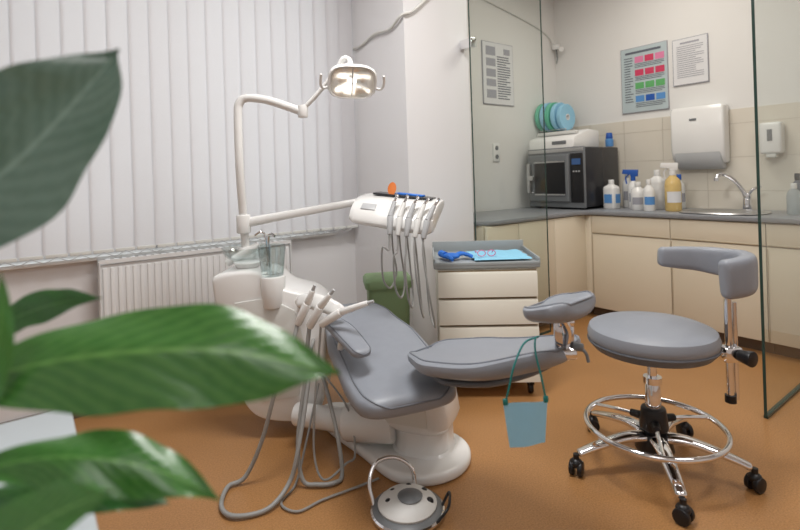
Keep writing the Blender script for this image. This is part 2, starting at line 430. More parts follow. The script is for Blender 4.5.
cabinet('base_cabinet','cream corner base cabinet below the sterilizer',3.232,2.345,.83,.64,0,[(-.415,.0,.09,.825,'plain'),(.0,.415,.09,.825,'plain')])
cabinet('base_cabinet','cream base cabinet below the end of the worktop',2.650,2.345,.33,.64,0,[(-.165,.165,.09,.825,'plain')])
wt=thing('worktop','dark gray L-shaped laminate kitchen worktop','worktop',W(3.9,2.2,.83),RA,False)
o=Vector((3.9,2.2,.83))
pts=[(2.47,2.40),(2.55,2.325),(3.5,2.325),(3.62,2.28),(3.62,.862),(4.24,.862),(4.24,2.985),(2.47,2.985)]
G().prism([(a-o.x,b-o.y) for a,b in pts],0,.032,'z',.006).out('slab','top',wt)
sk=thing('kitchen_sink','oval stainless steel inset sink in the worktop','sink',W(3.87,1.41,.862),RA,False)
G().lathe([(.19,.002),(.245,.001),(.255,.006),(.245,.014),(.225,.013),(.208,.006),(.195,.003)],sx=.85,sy=1.05,n=40,ex=2.6,closed=True).out('rim','steel',sk)
G().lathe([(.210,.007),(.19,.0035),(.03,.0022),(.001,.002)],sx=.85,sy=1.05,n=40,ex=2.6).out('bowl','sinkd',sk)
fc=thing('tap','chrome single-lever tap with raised angled spout behind the sink','tap',W(4.15,1.36,.862),RA,False)
G().cyl((0,0,0),(0,0,.09),.030,.026,bev=.005).tube([(0,0,.06),(-.01,.02,.14),(-.03,.07,.22),(-.06,.12,.262),(-.10,.15,.252),(-.11,.155,.215)],.015,12).out('spout','chrome',fc)
G().cyl((0,0,.085),(0,-.01,.125),.026,.02,bev=.004).tube([(0,-.01,.11),(-.01,-.04,.15),(-.01,-.09,.175)],.009,8).out('lever','chrome',fc)

# ------------------------------------------------------------ autoclave
ac=thing('autoclave','boxy black steam sterilizer with flat dark door and gray frame','sterilizer',W(3.93,2.62,.862),RA,False)
G().box((0,0,.27),(.52,.56,.5),.012).out('body','darkg',ac)
G().box((-.262,0,.27),(.02,.57,.51),.010).out('front_frame','midg',ac)
G().box((-.272,0,.500),(.010,.55,.030),.003).out('steel_trim','steel',ac)
d=G().box((-.285,.055,.265),(.035,.41,.40),.010,seg=3).out('door','midg',ac,label='gray framed sterilizer door')
G().box((-.304,.035,.265),(.006,.31,.30),.003).out('dark_panel','black',d)
G().box((-.309,.035,.405),(.006,.31,.014),.002).out('door_ridge','steel',d)
G().box((-.309,.035,.125),(.006,.31,.014),.002).out('door_ridge','steel',d)
G().box((-.32,.232,.27),(.045,.036,.26),.010).box((-.345,.205,.27),(.022,.07,.045),.008).out('door_latch','steel',d)
G().box((-.277,-.215,.265),(.012,.115,.41),.004).out('control_panel','black',ac)
G().box((-.286,-.215,.40),(.004,.08,.05)).out('display','display',ac)
for i in range(3): G().cyl((-.282,-.24+.025*i,.32),(-.288,-.24+.025*i,.32),.007,n=14).out('button','lgray',ac)
for x in (-.2,.2):
    for y in (-.2,.2): G().cyl((x,y,0),(x,y,.03),.02,n=12).out('foot','black',ac)
sm=thing('sealing_machine','white pouch sealing machine with slanted lid on the sterilizer','sealer',W(3.86,2.68,1.385),RA,False)
G().prism([(-.19,.002),(.2,.002),(.2,.15),(.05,.16),(-.17,.09),(-.19,.06)],-.24,.22,'y',.012).out('housing','white',sm)
G().box((-.08,-.01,.135),(.05,.40,.03),.008).out('sealing_bar','white2',sm)
G().box((-.19,-.1,.045),(.006,.14,.03)).out('control_strip','midg',sm)
rh=thing('roll_rack','chrome wire cradle holding sterilization rolls','rack',W(4.0,2.82,1.547),RA,False)
g=G()
for y in (.165,-.125): g.tube([(-.06,y,.006),(-.06,y,.03)],.004,8,2).tube([(.06,y,.006),(.06,y,.03)],.004,8,2).tube([(-.06,y,.005),(.06,y,.005)],.004,8,2)
g.tube([(-.06,.165,.025),(-.06,-.125,.025)],.004,8,2).tube([(.06,.165,.025),(.06,-.125,.025)],.004,8,2)
g.out('wire_frame','chrome',rh)
for i,(y,mm,r,ll) in enumerate([(.135,'rollg',.137,'green'),(.082,'rollb',.137,'light blue'),(.028,'rollg',.135,'green'),(-.030,'rollb',.13,'light blue'),(-.09,'rollb',.12,'light blue')]):
    zc=1.547+.030+math.sqrt(r*r-.0036)
    p=W(4.0,2.82+y,zc)
    r_=thing('pouch_roll',ll+' roll of sterilization pouch film on the wire rack','film roll',p,RA,False,group='sterilization rolls on the rack')
    q=Matrix.Rotation(math.pi/2,4,'X')
    G().lathe([(.03,-.02),(r-.003,-.02),(r,-.017),(r,.017),(r-.003,.02),(.03,.02)],m=q,n=36,closed=True).out('film',mm,r_)
    G().lathe([(.022,-.022),(.0295,-.022),(.0295,.022),(.022,.022)],m=q,n=20,closed=True).out('core','paper',r_)
jr=thing('lidded_jar','small white jar with dark blue cap on top of the sterilizer','jar',W(4.1,2.37,1.388),RA,False)
G().lathe([(.03,0),(.034,.01),(.034,.06),(.02,.075)]).out('jar_body','lblue',jr)
G().cyl((0,0,.07),(0,0,.12),.03,.024,bev=.003).out('cap','blue',jr)

# ------------------------------------------------------------ bottles
def bottle(name,label,u,v,h,r,body,cap,labelm=None,spray=False,square=False,group='cleaning bottles on the worktop'):
    e=thing(name,label,'bottle',W(u,v,.863),RA,False,group=group)
    hb=h*(.68 if spray else .84)
    prof=[(r*.9,0),(r,.01),(r,hb*.72),(r*.85,hb*.86),(r*.38,hb*.97),(r*.34,hb)]
    if square: prof=[(r*.92,0),(r,.008),(r,hb*.80),(r*.93,hb*.90),(r*.5,hb*.97),(r*.42,hb)]
    G().lathe(prof,n=28,ex=4 if square else 2).out('bottle_body',body,e,ang=60)
    if labelm:
        if square: G().box((-r*1.01,0,hb*.42),(.003,r*1.2,hb*.36)).out('label_sticker',labelm,e); G().box((0,-r*1.01,hb*.42),(r*1.2,.003,hb*.36)).out('label_sticker',labelm,e)
        else:
            g=G(); n=10; v_=[];f=[]
            for j in range(2):
                for k in range(n+1):
                    a=math.radians(215-(k/n-.5)*110); v_.append((r*1.02*math.cos(a),r*1.02*math.sin(a),hb*(.24+.3*j)))
            for k in range(n): f.append([k,k+1,k+n+2,k+n+1])
            g.add(v_,f).out('label_sticker',labelm,e)
    if spray:
        R_=Matrix.Rotation(math.radians(-70),4,'Z')
        g=G().cyl((0,0,hb-.005),(0,0,hb+.03),r*.42,n=16)
        g.prism([(.035,hb+.03),(.04,hb+.085),(-.075,hb+.090),(-.082,hb+.055),(-.02,hb+.045),(-.018,hb+.03)],-.016,.016,'y',.004,m=R_)
        g.out('spray_head',cap,e)
        G().tube([R_@Vector(p) for p in [(-.03,0,hb+.05),(-.055,0,hb+.02),(-.05,0,hb-.03)]],.006,6).out('trigger',cap,e)
    else: G().cyl((0,0,hb-.004),(0,0,h),r*.42,n=18,bev=.003).out('cap',cap,e)
    return e
bottle('cleaner_bottle','short wide white plastic bottle with label and white cap',3.90,2.25,.24,.055,'white','white','lblue',square=True)
bottle('cleaner_bottle','tall slim white bottle with gray cap against the tiles',4.10,2.22,.30,.040,'whitem','lgray','inkl')
bottle('spray_bottle','white trigger spray bottle with dark blue sprayer',3.99,2.11,.34,.043,'white','blue','inkl',spray=True)
bottle('cleaner_bottle','white bottle with blue and white printed label',3.87,2.01,.22,.055,'white','white','inkl')
bottle('cleaner_bottle','tall white canister bottle with plain shoulders',4.02,1.93,.31,.055,'white','white',None,square=True)
bottle('cleaner_bottle','small white bottle with pointed cap beside the spray bottle',3.80,1.89,.24,.042,'white','white','lblue')
bottle('cleaner_bottle','round white bottle with blue cap against the tiles',4.10,1.80,.27,.040,'whitem','blue','inkl')
bottle('spray_bottle','trigger spray bottle with translucent yellow liquid and white sprayer',3.86,1.74,.40,.056,'yellow','white','paper',spray=True)
bottle('dish_soap_bottle','dark slim bottle standing beside the sink behind the glass',4.05,1.04,.26,.035,'ink','black',None)
bottle('hand_gel_bottle','clear pale bottle with white cap near the glass panel',3.9,1.02,.2,.04,'tank','white',None)

# ------------------------------------------------------------ wall items
td=thing('paper_towel_dispenser','white plastic paper towel dispenser mounted on the tiles','dispenser',W(4.238,1.675,1.15),RA,False)
G().prism([(0,.06),(0,.50),(-.10,.50),(-.12,.47),(-.12,.16),(-.10,.10),(-.06,.06)],-.19,.19,'y',.02,seg=3).out('housing','white',td)
G().prism([(-.01,.015),(-.01,.10),(-.115,.15),(-.118,.10),(-.09,.04),(-.05,.015)],-.165,.165,'y',.012,seg=3).out('lower_tray','lgray',td,label='gray translucent lower tray')
G().box((-.122,.02,.40),(.004,.05,.016)).out('maker_badge','midg',td)
sd=thing('soap_dispenser','small white wall-mounted soap dispenser with dark window','dispenser',W(4.238,1.21,1.25),RA,False)
G().box((-.05,0,.12),(.10,.13,.22),.018,seg=3).out('housing','white',sd)
G().box((-.101,0,.14),(.004,.03,.08)).out('level_window','midg',sd)
G().box((-.06,0,.0),(.06,.06,.03),.006).out('push_lever','white2',sd)
def poster(name,label,u,v,z0,z1,w,rot,frame,sheet,items):
    e=thing(name,label,'poster',W(u,v,(z0+z1)/2),RA+rot,False)
    h=z1-z0
    G().box((0,-.004,0),(w,.008,h),.001).out('backing_board',frame,e)
    G().box((0,-.0085,0),(w-.012,.002,h-.012)).out('printed_sheet',sheet,e)
    for (nm,m,rects) in items:
        g=G()
        for (x0,y0,x1,y1) in rects:
            X0=(-.5+x0)*(w-.03);X1=(-.5+x1)*(w-.03);Z0=(.5-y0)*(h-.03);Z1=(.5-y1)*(h-.03)
            g.box(((X0+X1)/2,-.0105,(Z0+Z1)/2),(abs(X1-X0),.002,abs(Z0-Z1)))
            if 'text' not in nm: g.out(nm,m,e); g=G()
        if 'text' in nm: g.out(nm,m,e)
def lines(x0,x1,y0,y1,n,th=.35,seed=1):
    r=random.Random(seed); out=[]
    for i in range(n):
        y=y0+(y1-y0)*i/n; q=x1-(x1-x0)*r.choice([0,.02,.1,.3])
        out.append((x0,y,q,y+(y1-y0)/n*th))
    return out
poster('instruction_poster','bluish poster with rows of colored instruction photos on the wall',4.246,2.12,1.67,2.232,.40,R90,'inkl','paperb',[
 ('printed_picture','pink',[(.30,.13,.50,.23),(.77,.13,.97,.23)]),('printed_picture','red',[(.535,.13,.735,.23),(.30,.34,.50,.44),(.535,.34,.735,.44),(.77,.34,.97,.44)]),
 ('printed_picture','green',[(.30,.55,.50,.65),(.535,.55,.735,.65),(.77,.55,.97,.65)]),('printed_picture','lblue',[(.30,.76,.50,.86),(.77,.76,.97,.86)]),
 ('printed_picture','blue',[(.535,.76,.735,.86)]),
 ('text_lines','ink',[(.08,.04,.9,.075)]+lines(.05,.25,.13,.88,18)+lines(.30,.97,.245,.32,3)+lines(.30,.97,.455,.53,3)+lines(.30,.97,.665,.74,3)+lines(.30,.97,.88,.96,3))])
poster('notice_sheet','white sheet of printed instructions in a clear frame on the wall',4.246,1.75,1.842,2.215,.265,R90,'inkl','paper',[
 ('text_lines','inkl',[(.2,.05,.8,.09)]+lines(.08,.94,.14,.9,16,.3,3))])
poster('instruction_sheet','laminated white sheet with small pictures and lines of text',3.395,2.997,1.79,2.34,.40,0,'inkl','paper',[
 ('printed_picture','inkl',[(.08,.05,.4,.2),(.08,.25,.4,.38),(.08,.43,.4,.56),(.08,.6,.4,.72),(.08,.78,.4,.92),(.7,.06,.92,.16)]),
 ('text_lines','ink',lines(.46,.92,.2,.95,18,.4,5))])
sc=thing('wall_socket','white double wall power socket','socket',W(3.34,2.999,1.37),RA,False)
G().box((0,-.006,0),(.085,.012,.16),.004).out('cover_plate','white',sc)
for z in (-.038,.038): G().cyl((0,-.012,z),(0,-.016,z),.02,n=18).out('socket_hole','midg',sc)
cl=thing('wall_sensor','small white wall bracket with dangling cable','sensor',W(4.2,2.97,2.4),RA,False)
G().box((0,-.02,0),(.05,.06,.05),.006).cyl((0,-.05,-.02),(-.03,-.10,-.04),.02,.025).out('housing','white',cl)
G().tube([(0,0,.02),(-.1,.02,.12),(-.4,.02,.2),(-1.1,.02,.32)],.006,6).out('cable','white2',cl)
G().tube([(.0,-.02,-.02),(.01,-.02,-.1),(.0,-.02,-.16)],.005,6).out('short_cable','midg',cl)

# ------------------------------------------------------------ instrument cart
ct=thing('drawer_cart','ivory wheeled dental drawer cart with gray tray top','cart',(.455,2.87,0),math.radians(-3),False)
G().box((0,0,.38),(.53,.44,.60),.006).out('body','cart',ct)
G().box((0,-.222,.38),(.515,.006,.585)).out('drawer_gaps','cartd',ct)
for z0,z1 in ((.085,.237),(.240,.386),(.389,.530),(.533,.674)):
    G().prism([(-.248,z0+.002),(-.248,z1-.020),(-.240,z1-.008),(-.224,z1-.008),(-.224,z0+.002)],-.260,.260,'x',.003).out('drawer','cart',ct)
g=G().box((0,0,.695),(.56,.47,.026),.008)
for (c,d) in (((0,.232,.735),(.56,.010,.07)),((-.276,0,.718),(.010,.46,.035)),((.276,0,.718),(.010,.46,.035)),((0,-.232,.708),(.56,.010,.018))): g.box(c,d,.003)
g.out('tray_top','carttop',ct)
for x in (-.22,.22):
    for y in (-.17,.17):
        G().cyl((x-.012,y,.03),(x+.012,y,.03),.03,n=20,bev=.004).box((x,y,.06),(.04,.03,.03),.004).out('caster','black',ct)
bp=thing('paper_sheet','light blue paper liner spread on the cart tray','paper sheet',(.53,2.87,.7105),0,True)
g=G(); nx,ny=14,10; v=[];f=[]
for j in range(ny+1):
    for i in range(nx+1):
        x=.385+.31*i/nx; y=2.69+.34*j/ny
        v.append((x+.01*math.sin(j*2),y,.715+.006*math.sin(i*1.3+j)*math.sin(j*.9)+.004))
for j in range(ny):
    for i in range(nx): a=j*(nx+1)+i; f.append([a,a+1,a+nx+2,a+nx+1])
g.add(v,f).out('sheet','bluep',bp)
gl=thing('nitrile_glove','crumpled blue nitrile glove lying on the cart tray','glove',(.29,2.78,.713),0,True)
g=G().sphere((.27,2.78,.732),(.05,.045,.018))
for i in range(4):
    a=.2+i*.28; g.tube([(.28,2.78,.73),(.31+.03*math.cos(a),2.77+.05*math.sin(a),.742),(.34+.05*math.cos(a),2.78+.10*math.sin(a)-.03,.726)],.010,8,4)
g.tube([(.26,2.77,.73),(.25,2.72,.738),(.27,2.69,.725)],.011,8,4)
g.tube([(.24,2.79,.735),(.22,2.83,.74),(.23,2.86,.73)],.02,8,4)
g.out('glove_skin','blueg',gl)
sg=thing('safety_glasses','clear glasses with red frame lying on the blue paper','glasses',(.46,2.8,.72),0,True)
g=G()
for x in (.44,.495): g.tube([(x+.022*math.cos(a*math.pi/4),2.78+.004*math.sin(a),.742+.016*math.sin(a*math.pi/4)) for a in range(8)],.0025,6,3,closed=True)
g.tube([(.418,2.78,.745),(.415,2.85,.745),(.42,2.88,.73)],.0025,6,4); g.tube([(.517,2.78,.745),(.52,2.85,.745),(.515,2.88,.73)],.0025,6,4)
g.out('frame','pink',sg)

# ------------------------------------------------------------ green bin
bn=thing('waste_bin','olive green plastic waste box with flat lid beside the wall','bin',(-.09,2.86,0),math.radians(8),False)
G().loft([rrect(.19,.16,.03,.0),rrect(.20,.17,.03,.02),rrect(.235,.20,.03,.56),rrect(.24,.20,.03,.565)]).out('bin_body','greenb',bn)
G().loft([rrect(.265,.23,.03,.566),rrect(.27,.235,.03,.575),rrect(.27,.235,.03,.605),rrect(.25,.21,.03,.62),rrect(.16,.12,.03,.627)]).out('lid','greenb',bn)

# ------------------------------------------------------------ stool
st=thing('dental_stool','gray vinyl round stool with curved torso rest and chrome ring','stool',(.974,1.98,0),0,True)
sx,sy_=.974,1.98
k=.915
G().lathe([(r*k,z) for r,z in [(.001,.478),(.215,.478),(.24,.485),(.256,.505),(.259,.53),(.25,.553),(.225,.563),(.1,.566),(.001,.566)]],c=(sx,sy_,0),n=48).out('seat','grayv',st)
G().lathe([(r*k,z) for r,z in [(.235,.472),(.2585,.497),(.2605,.502),(.2585,.507)]],c=(sx,sy_,0),n=48,closed=True).out('seat_seam','grayd',st)
G().cyl((sx,sy_,.45),(sx,sy_,.48),.10,.14).box((sx+.02,sy_,.462),(.3,.08,.02),.004).out('seat_mount','black',st)
G().cyl((sx,sy_,.30),(sx,sy_,.46),.018).cyl((sx,sy_,.13),(sx,sy_,.34),.030,.028,bev=.003).cyl((sx,sy_,.335),(sx,sy_,.36),.034).out('gas_column','chrome',st)
R=.252
g=G().tube([(sx+R*math.cos(a*math.pi/12),sy_+R*math.sin(a*math.pi/12),.168) for a in range(24)],.011,10,3,closed=True)
for a in (10,130,250):
    a=math.radians(a); g.tube([(sx+.03*math.cos(a),sy_+.03*math.sin(a),.19),(sx+.14*math.cos(a),sy_+.14*math.sin(a),.183),(sx+R*math.cos(a),sy_+R*math.sin(a),.168)],.008,8)
g.out('foot_ring','chrome',st)
g=G().cyl((sx,sy_,.155),(sx,sy_,.240),.054,.046,bev=.008).cyl((sx,sy_,.07),(sx,sy_,.145),.072,.056,bev=.008)
for a in (10,130,250):
    a=math.radians(a); g.cyl((sx+.03*math.cos(a),sy_+.03*math.sin(a),.19),(sx+.09*math.cos(a),sy_+.09*math.sin(a),.188),.018,.014)
g.out('hub','black',st)
for a in (186,258,330,42,114):
    a=math.radians(a); c_,s_=math.cos(a),math.sin(a)
    path=[(sx+r*c_,sy_+r*s_,z) for r,z in ((.03,.125),(.12,.130),(.24,.105),(.318,.082))]
    G().pad(path,(-s_,c_,0),[.032,.026,.020],[.019,.015,.012],er=.012,n=16,ex=2.4).out('leg','chrome',st)
    cx,cy=sx+.325*c_,sy_+.325*s_
    g=G(); b_=a+.9; px,py=-math.sin(b_),math.cos(b_)
    for q in (-.016,.016):
        g.cyl((cx+px*(q-.009),cy+py*(q-.009),.028),(cx+px*(q+.009),cy+py*(q+.009),.028),.028,n=20,bev=.004)
    g.cyl((cx,cy,.03),(cx,cy,.082),.011).sphere((cx,cy,.048),(.024,.024,.019),12)
    g.out('caster','black',st)
arc=[(1.08,2.115,.81)]
for i in range(9):
    a=math.radians(92-i*23); arc.append((1.15+.165*math.cos(a),1.95+.155*math.sin(a),.806-.004*i))
G().pad(arc,(0,0,1),[.040,.047,.055,.065,.071,.070],[.024,.028,.030,.031,.030,.028],er=.020,n=28,ex=4.2).out('torso_rest','grayv',st)
G().tube([(1.285,1.93,.76),(1.27,1.94,.72),(1.262,1.95,.66),(1.262,1.95,.27)],.0135,12).tube([(1.29,1.955,.65),(1.29,1.955,.27)],.009,10,2).out('rest_rod','chrome',st)
G().box((1.15,1.965,.455),(.24,.045,.012),.003).box((1.265,1.95,.452),(.07,.06,.06),.01).out('rod_bracket','chrome',st)
G().cyl((1.28,1.92,.455),(1.30,1.87,.455),.022,.03,bev=.004).out('clamp_knob','black',st)
G().cyl((1.262,1.95,.262),(1.262,1.95,.29),.02).out('rod_end_cap','black',st)

# ------------------------------------------------------------ dental chair with attached unit (one piece of equipment)
ch=thing('dental_chair','dental chair, gray vinyl upholstery, white instrument unit and lamp attached','dental chair',(.05,2.1,0),0,True)
bp_=smoothpoly([(.07,1.89),(.19,1.94),(.255,2.05),(.235,2.18),(.10,2.32),(-.12,2.46),(-.34,2.56),(-.44,2.50),(-.38,2.33),(-.20,2.10),(-.07,1.93)])
G().prism(bp_,0,.045,'z',.018,seg=4).out('base_plate','white',ch)
def ring(w_,d_,dx,dy,r_,z):
    a=math.radians(-22)
    return [Vector((.02+dx+p.x*math.cos(a)-p.y*math.sin(a),2.13+dy+p.x*math.sin(a)+p.y*math.cos(a),p.z)) for p in rrect(w_,d_,r_,z,0,0,6)]
G().loft([ring(.26,.25,.05,0,.09,.040),ring(.235,.225,.05,0,.085,.055),ring(.230,.220,.05,0,.08,.135),ring(.27,.26,.045,0,.07,.155),ring(.29,.275,.04,0,.06,.175),ring(.295,.28,.02,0,.06,.29),ring(.31,.30,.0,.01,.07,.325),ring(.30,.29,.0,.01,.07,.34)]).out('base_column','white',ch)
q=Matrix.Translation((.050,2.13,0))@Matrix.Rotation(math.radians(-22),4,'Z')
G().prism([(-.085,.185),(.085,.185),(.080,.285),(-.095,.285)],-.146,-.136,'y',.004,m=q).out('service_panel','white2',ch)
G().prism(smoothpoly([(-.01,1.86),(.12,1.92),(.15,2.06),(0,2.36),(-.14,2.5),(-.26,2.44),(-.20,2.15)]),.325,.40,'z',.02,seg=3).out('seat_frame','white2',ch)
G().cyl((-.50,2.24,.135),(-.24,2.16,.13),.050,bev=.010).cyl((-.27,2.165,.130),(-.05,2.10,.145),.078,bev=.018).out('lift_arm','white',ch)
padpart(G().pad([(-.285,2.57,.515),(-.21,2.36,.50),(-.10,2.08,.445),(-.02,1.86,.395),(.03,1.73,.385)],(.93,.37,0),[.13,.172,.205,.205,.19],[.040,.045,.050,.052,.048],er=.085,ex=3.4),'seat_cushion','grayv',ch)
padpart(G().pad([(.07,1.92,.497),(.20,1.78,.520),(.34,1.63,.565),(.485,1.485,.640)],(.75,.66,0),[.115,.195,.205,.135],[.024,.032,.032,.026],er=.06,ex=3.4,curl=.022),'backrest','grayv',ch)
G().pad([(.13,1.86,.462),(.22,1.76,.484),(.34,1.63,.529),(.44,1.53,.592)],(.75,.66,0),[.08,.13,.13,.08],[.016,.018,.018,.016],er=.05).out('backrest_shell','grayd',ch)
padpart(G().pad([(.390,1.470,.775),(.43,1.43,.782),(.47,1.39,.795),(.492,1.368,.808)],(.75,.66,0),[.10,.13,.13,.115],[.022,.023,.027,.029],er=.040,ex=3.2,curl=.018),'headrest','grayv',ch,.003)
G().box((.475,1.495,.685),(.06,.014,.13),.005).tube([(.45,1.53,.60),(.475,1.50,.65),(.48,1.47,.71),(.45,1.44,.765)],.012,8).cyl((.455,1.49,.64),(.505,1.49,.64),.02,bev=.003).cyl((.455,1.485,.735),(.50,1.485,.735),.016,bev=.003).out('headrest_bracket','chrome',ch)
G().cyl((.50,1.49,.66),(.525,1.475,.66),.013,.012,bev=.003).tube([(.515,1.48,.66),(.53,1.47,.645),(.535,1.465,.62)],.005,8).out('locking_lever','midg',ch)
padpart(G().pad([(-.325,2.14,.578),(-.25,2.01,.57),(-.15,1.84,.528)],(.86,.5,0),[.04,.048,.04],[.018,.020,.018],er=.035,n=28,ex=3),'armrest','grayv',ch,.0025)
G().tube([(-.24,2.0,.555),(-.26,2.04,.48),(-.2,2.08,.38),(-.08,2.1,.36)],.016,10).out('armrest_support','white',ch)

du=ch
outl=[(-.86,.755),(-.875,.70),(-.85,.56),(-.81,.42),(-.775,.28),(-.745,.17),(-.68,.10),(-.56,.075),(-.45,.085),(-.385,.16),(-.37,.35),(-.355,.55),(-.42,.645),(-.55,.69),(-.62,.75),(-.72,.772)]
secs=[]
for y,sc_ in ((2.278,.93),(2.282,.965),(2.292,.99),(2.31,1.0),(2.53,1.0),(2.56,.985),(2.58,.95)):
    cx,cz=-.61,.42
    secs.append([Vector((cx+(x-cx)*sc_,y,cz+(z-cz)*(1-(1-sc_)*.7))) for x,z in smoothpoly(outl,6)])
G().loft(secs).out('tower_body','white',du,ang=50)
G().prism([(-.77,.63),(-.62,.65),(-.50,.59),(-.455,.44),(-.49,.20),(-.66,.17),(-.73,.42)],2.270,2.285,'y',.005).out('side_cover','white2',du,label='raised angular service cover')
G().cyl((-.745,2.40,.765),(-.745,2.40,.80),.05,.065,bev=.006).out('bowl_base','white',du)
G().lathe([(.045,.800),(.075,.81),(.105,.835),(.118,.87),(.113,.87),(.10,.84),(.07,.815),(.001,.806)],c=(-.745,2.40,0),n=36,cap=False).out('cuspidor_bowl','cupg',du,label='clear glass spittoon bowl')
G().tube([(-.66,2.43,.77),(-.66,2.43,.90),(-.68,2.42,.935),(-.71,2.41,.92)],.006,8).out('water_spout','chrome',du)
G().tube([(-.635,2.38,.77),(-.635,2.38,.905),(-.62,2.37,.93),(-.60,2.36,.92)],.006,8).out('cup_filler','chrome',du)
G().cyl((-.60,2.30,.60),(-.60,2.30,.745),.05,.058,bev=.008).out('cup_holder','white',du)
G().lathe([(.001,.748),(.045,.746),(.050,.75),(.064,.885),(.062,.885),(.048,.756),(.001,.753)],c=(-.60,2.30,0),n=28,cap=False).out('rinse_cup','cupg',du)
G().cyl((-.77,2.47,.74),(-.77,2.47,.86),.045,.04,bev=.006).tube([(-.77,2.47,.8),(-.77,2.44,1.0),(-.768,2.4,1.25),(-.768,2.4,1.50),(-.758,2.4,1.56),(-.72,2.4,1.582),(-.62,2.39,1.566),(-.52,2.38,1.53),(-.445,2.37,1.50)],.020,14).out('lamp_post','white',du)
G().cyl((-.45,2.37,1.475),(-.45,2.37,1.535),.024,bev=.006).tube([(-.447,2.37,1.52),(-.40,2.36,1.56),(-.338,2.35,1.625),(-.27,2.33,1.70)],.011,10).tube([(-.27,2.33,1.70),(-.245,2.32,1.735),(-.22,2.32,1.73),(-.212,2.31,1.70)],.014,10).out('lamp_arm','white',du)
dvec=Vector((.16,-.84,-.46)).normalized(); xax=Vector((1,.1,-.08)); xax=(xax-dvec*xax.dot(dvec)).normalized(); yax=(-dvec).cross(xax)
LM=Matrix((( xax.x,yax.x,-dvec.x,-.207),(xax.y,yax.y,-dvec.y,2.3),(xax.z,yax.z,-dvec.z,1.63),(0,0,0,1)))
lh=G().lathe([(.001,.040),(.034,.036),(.064,.022),(.086,-.006),(.094,-.03),(.100,-.034),(.106,-.024),(.10,.01),(.082,.04),(.05,.058),(.001,.064)],m=LM,n=48,sx=1.06,sy=.76,ex=3.2).out('lamp_head','white',du)
G().lathe([(.093,-.029),(.089,-.016),(.080,-.002),(.066,.014),(.048,.027),(.028,.034),(.001,.037)],m=LM,n=48,sx=1.06,sy=.76,ex=3.2,cap=False).out('reflector','mirror',lh,ang=25)
G().cyl(LM@Vector((-.020,0,.0)),LM@Vector((.020,0,.0)),.011,n=14,bev=.003).out('bulb','bulb',lh)
G().box((0,0,-.022),(.005,.13,.004),.001,m=LM).out('front_bar','lgray',lh)
for q in (-1,1):
    G().tube([LM@Vector(p) for p in ((q*.10,.03,0),(q*.132,.035,-.01),(q*.144,.01,-.025),(q*.142,-.035,-.03))],.0065,8).out('grip_handle','white',lh)
G().tube([LM@Vector(p) for p in ((-.08,.03,.03),(-.06,.07,.05),(0,.085,.05),(.06,.07,.05),(.08,.03,.03))],.008,8).out('yoke','white',lh)
G().cyl((-.77,2.44,.93),(-.77,2.44,1.02),.034,bev=.006).pad([(-.79,2.45,.975),(-.6,2.46,1.005),(-.40,2.48,1.035),(-.2,2.5,1.065)],(0,0,1),[.024,.020,.018],[.026,.022,.020],er=.02,n=16).cyl((-.70,2.44,.87),(-.85,2.42,.79),.018).out('delivery_arm','white',du)
DR=Matrix.Translation((0,2.5,1.02))@Matrix.Rotation(math.radians(-14),4,'Z')@Matrix.Rotation(math.radians(7),4,'Y')
secs=[]
for x,k1,k2 in ((-.215,.60,.6),(-.207,.85,.8),(-.18,.98,.90),(-.05,1,.95),(.10,1,1),(.175,.98,1),(.195,.88,.9),(.20,.65,.6)):
    pr=[(-.200,-.080),(-.205,-.055),(-.180,-.012),(-.12,.032),(-.03,.054),(.10,.062),(.145,.055),(.150,.030),(.08,-.005),(.0,-.035),(-.08,-.068),(-.15,-.090)]
    secs.append([DR@Vector((x,-.02+(a+.02)*k1,.03+(b-.03)*k2)) for a,b in smoothpoly(pr,3)])
dh=G().loft(secs).out('delivery_head','white',du)
G().box((-.0,.055,.064),(.30,.14,.010),.004,m=DR).out('tray_plate','darkg',dh,label='dark instrument tray plate')
G().box((.03,.05,.073),(.14,.08,.008),.002,m=DR).out('tray_liner','blueg',dh)
G().lathe([(.024,0),(.026,.002),(.001,.005)],m=DR@Matrix.Translation((-.055,.0,.096))@Matrix.Rotation(math.radians(78),4,'X'),n=28,sx=.85,sy=1.3).out('curing_shield','orange',dh,label='upright orange-brown light shield disc')
CP=DR@Matrix.Translation((-.12,-.160,.010))@Matrix.Rotation(math.radians(38),4,'X')
G().box((0,0,.0),(.07,.04,.004),.001,m=CP).out('control_panel','lgray',dh)
for i in range(5):
    x=.0+.046*i
    ba=Vector((x*.86+.01,-.224,-.10)); mb=Vector((x*.95,-.198,-.02)); tb=Vector((x*1.03+.004,-.162,.045)); te=Vector((x*1.08+.012,-.144,.078))
    hp=G().cyl(DR@ba,DR@mb,.012,.0155,n=14,bev=.002).cyl(DR@mb,DR@tb,.013,.010,n=12)
    hp=hp.out('handpiece','whitem' if i%2 else 'lgray',dh)
    G().cyl(DR@tb,DR@te,.007,.006,n=12).cyl(DR@(te+Vector((0,-.002,-.002))),DR@(te+Vector((.002,-.030,.004))),.007,.005,n=10).out('metal_tip','chrome',hp)
    a=DR@ba
    lo=.66-.045*i; sw=.012*(i-2)
    G().tube([a,a+Vector((-.004,-.012,-.07)),Vector((a.x+sw-.01,a.y-.02,lo+.20)),Vector((a.x+sw*1.5,a.y+.01,lo+.06)),Vector((a.x+sw+.02,a.y+.07,lo)),Vector((a.x+.025,a.y+.15,lo+.06)),Vector((a.x+.010,a.y+.20,.82)),Vector((a.x*.9,a.y+.22,.97))],.0046,8).out('instrument_hose','hose',dh)
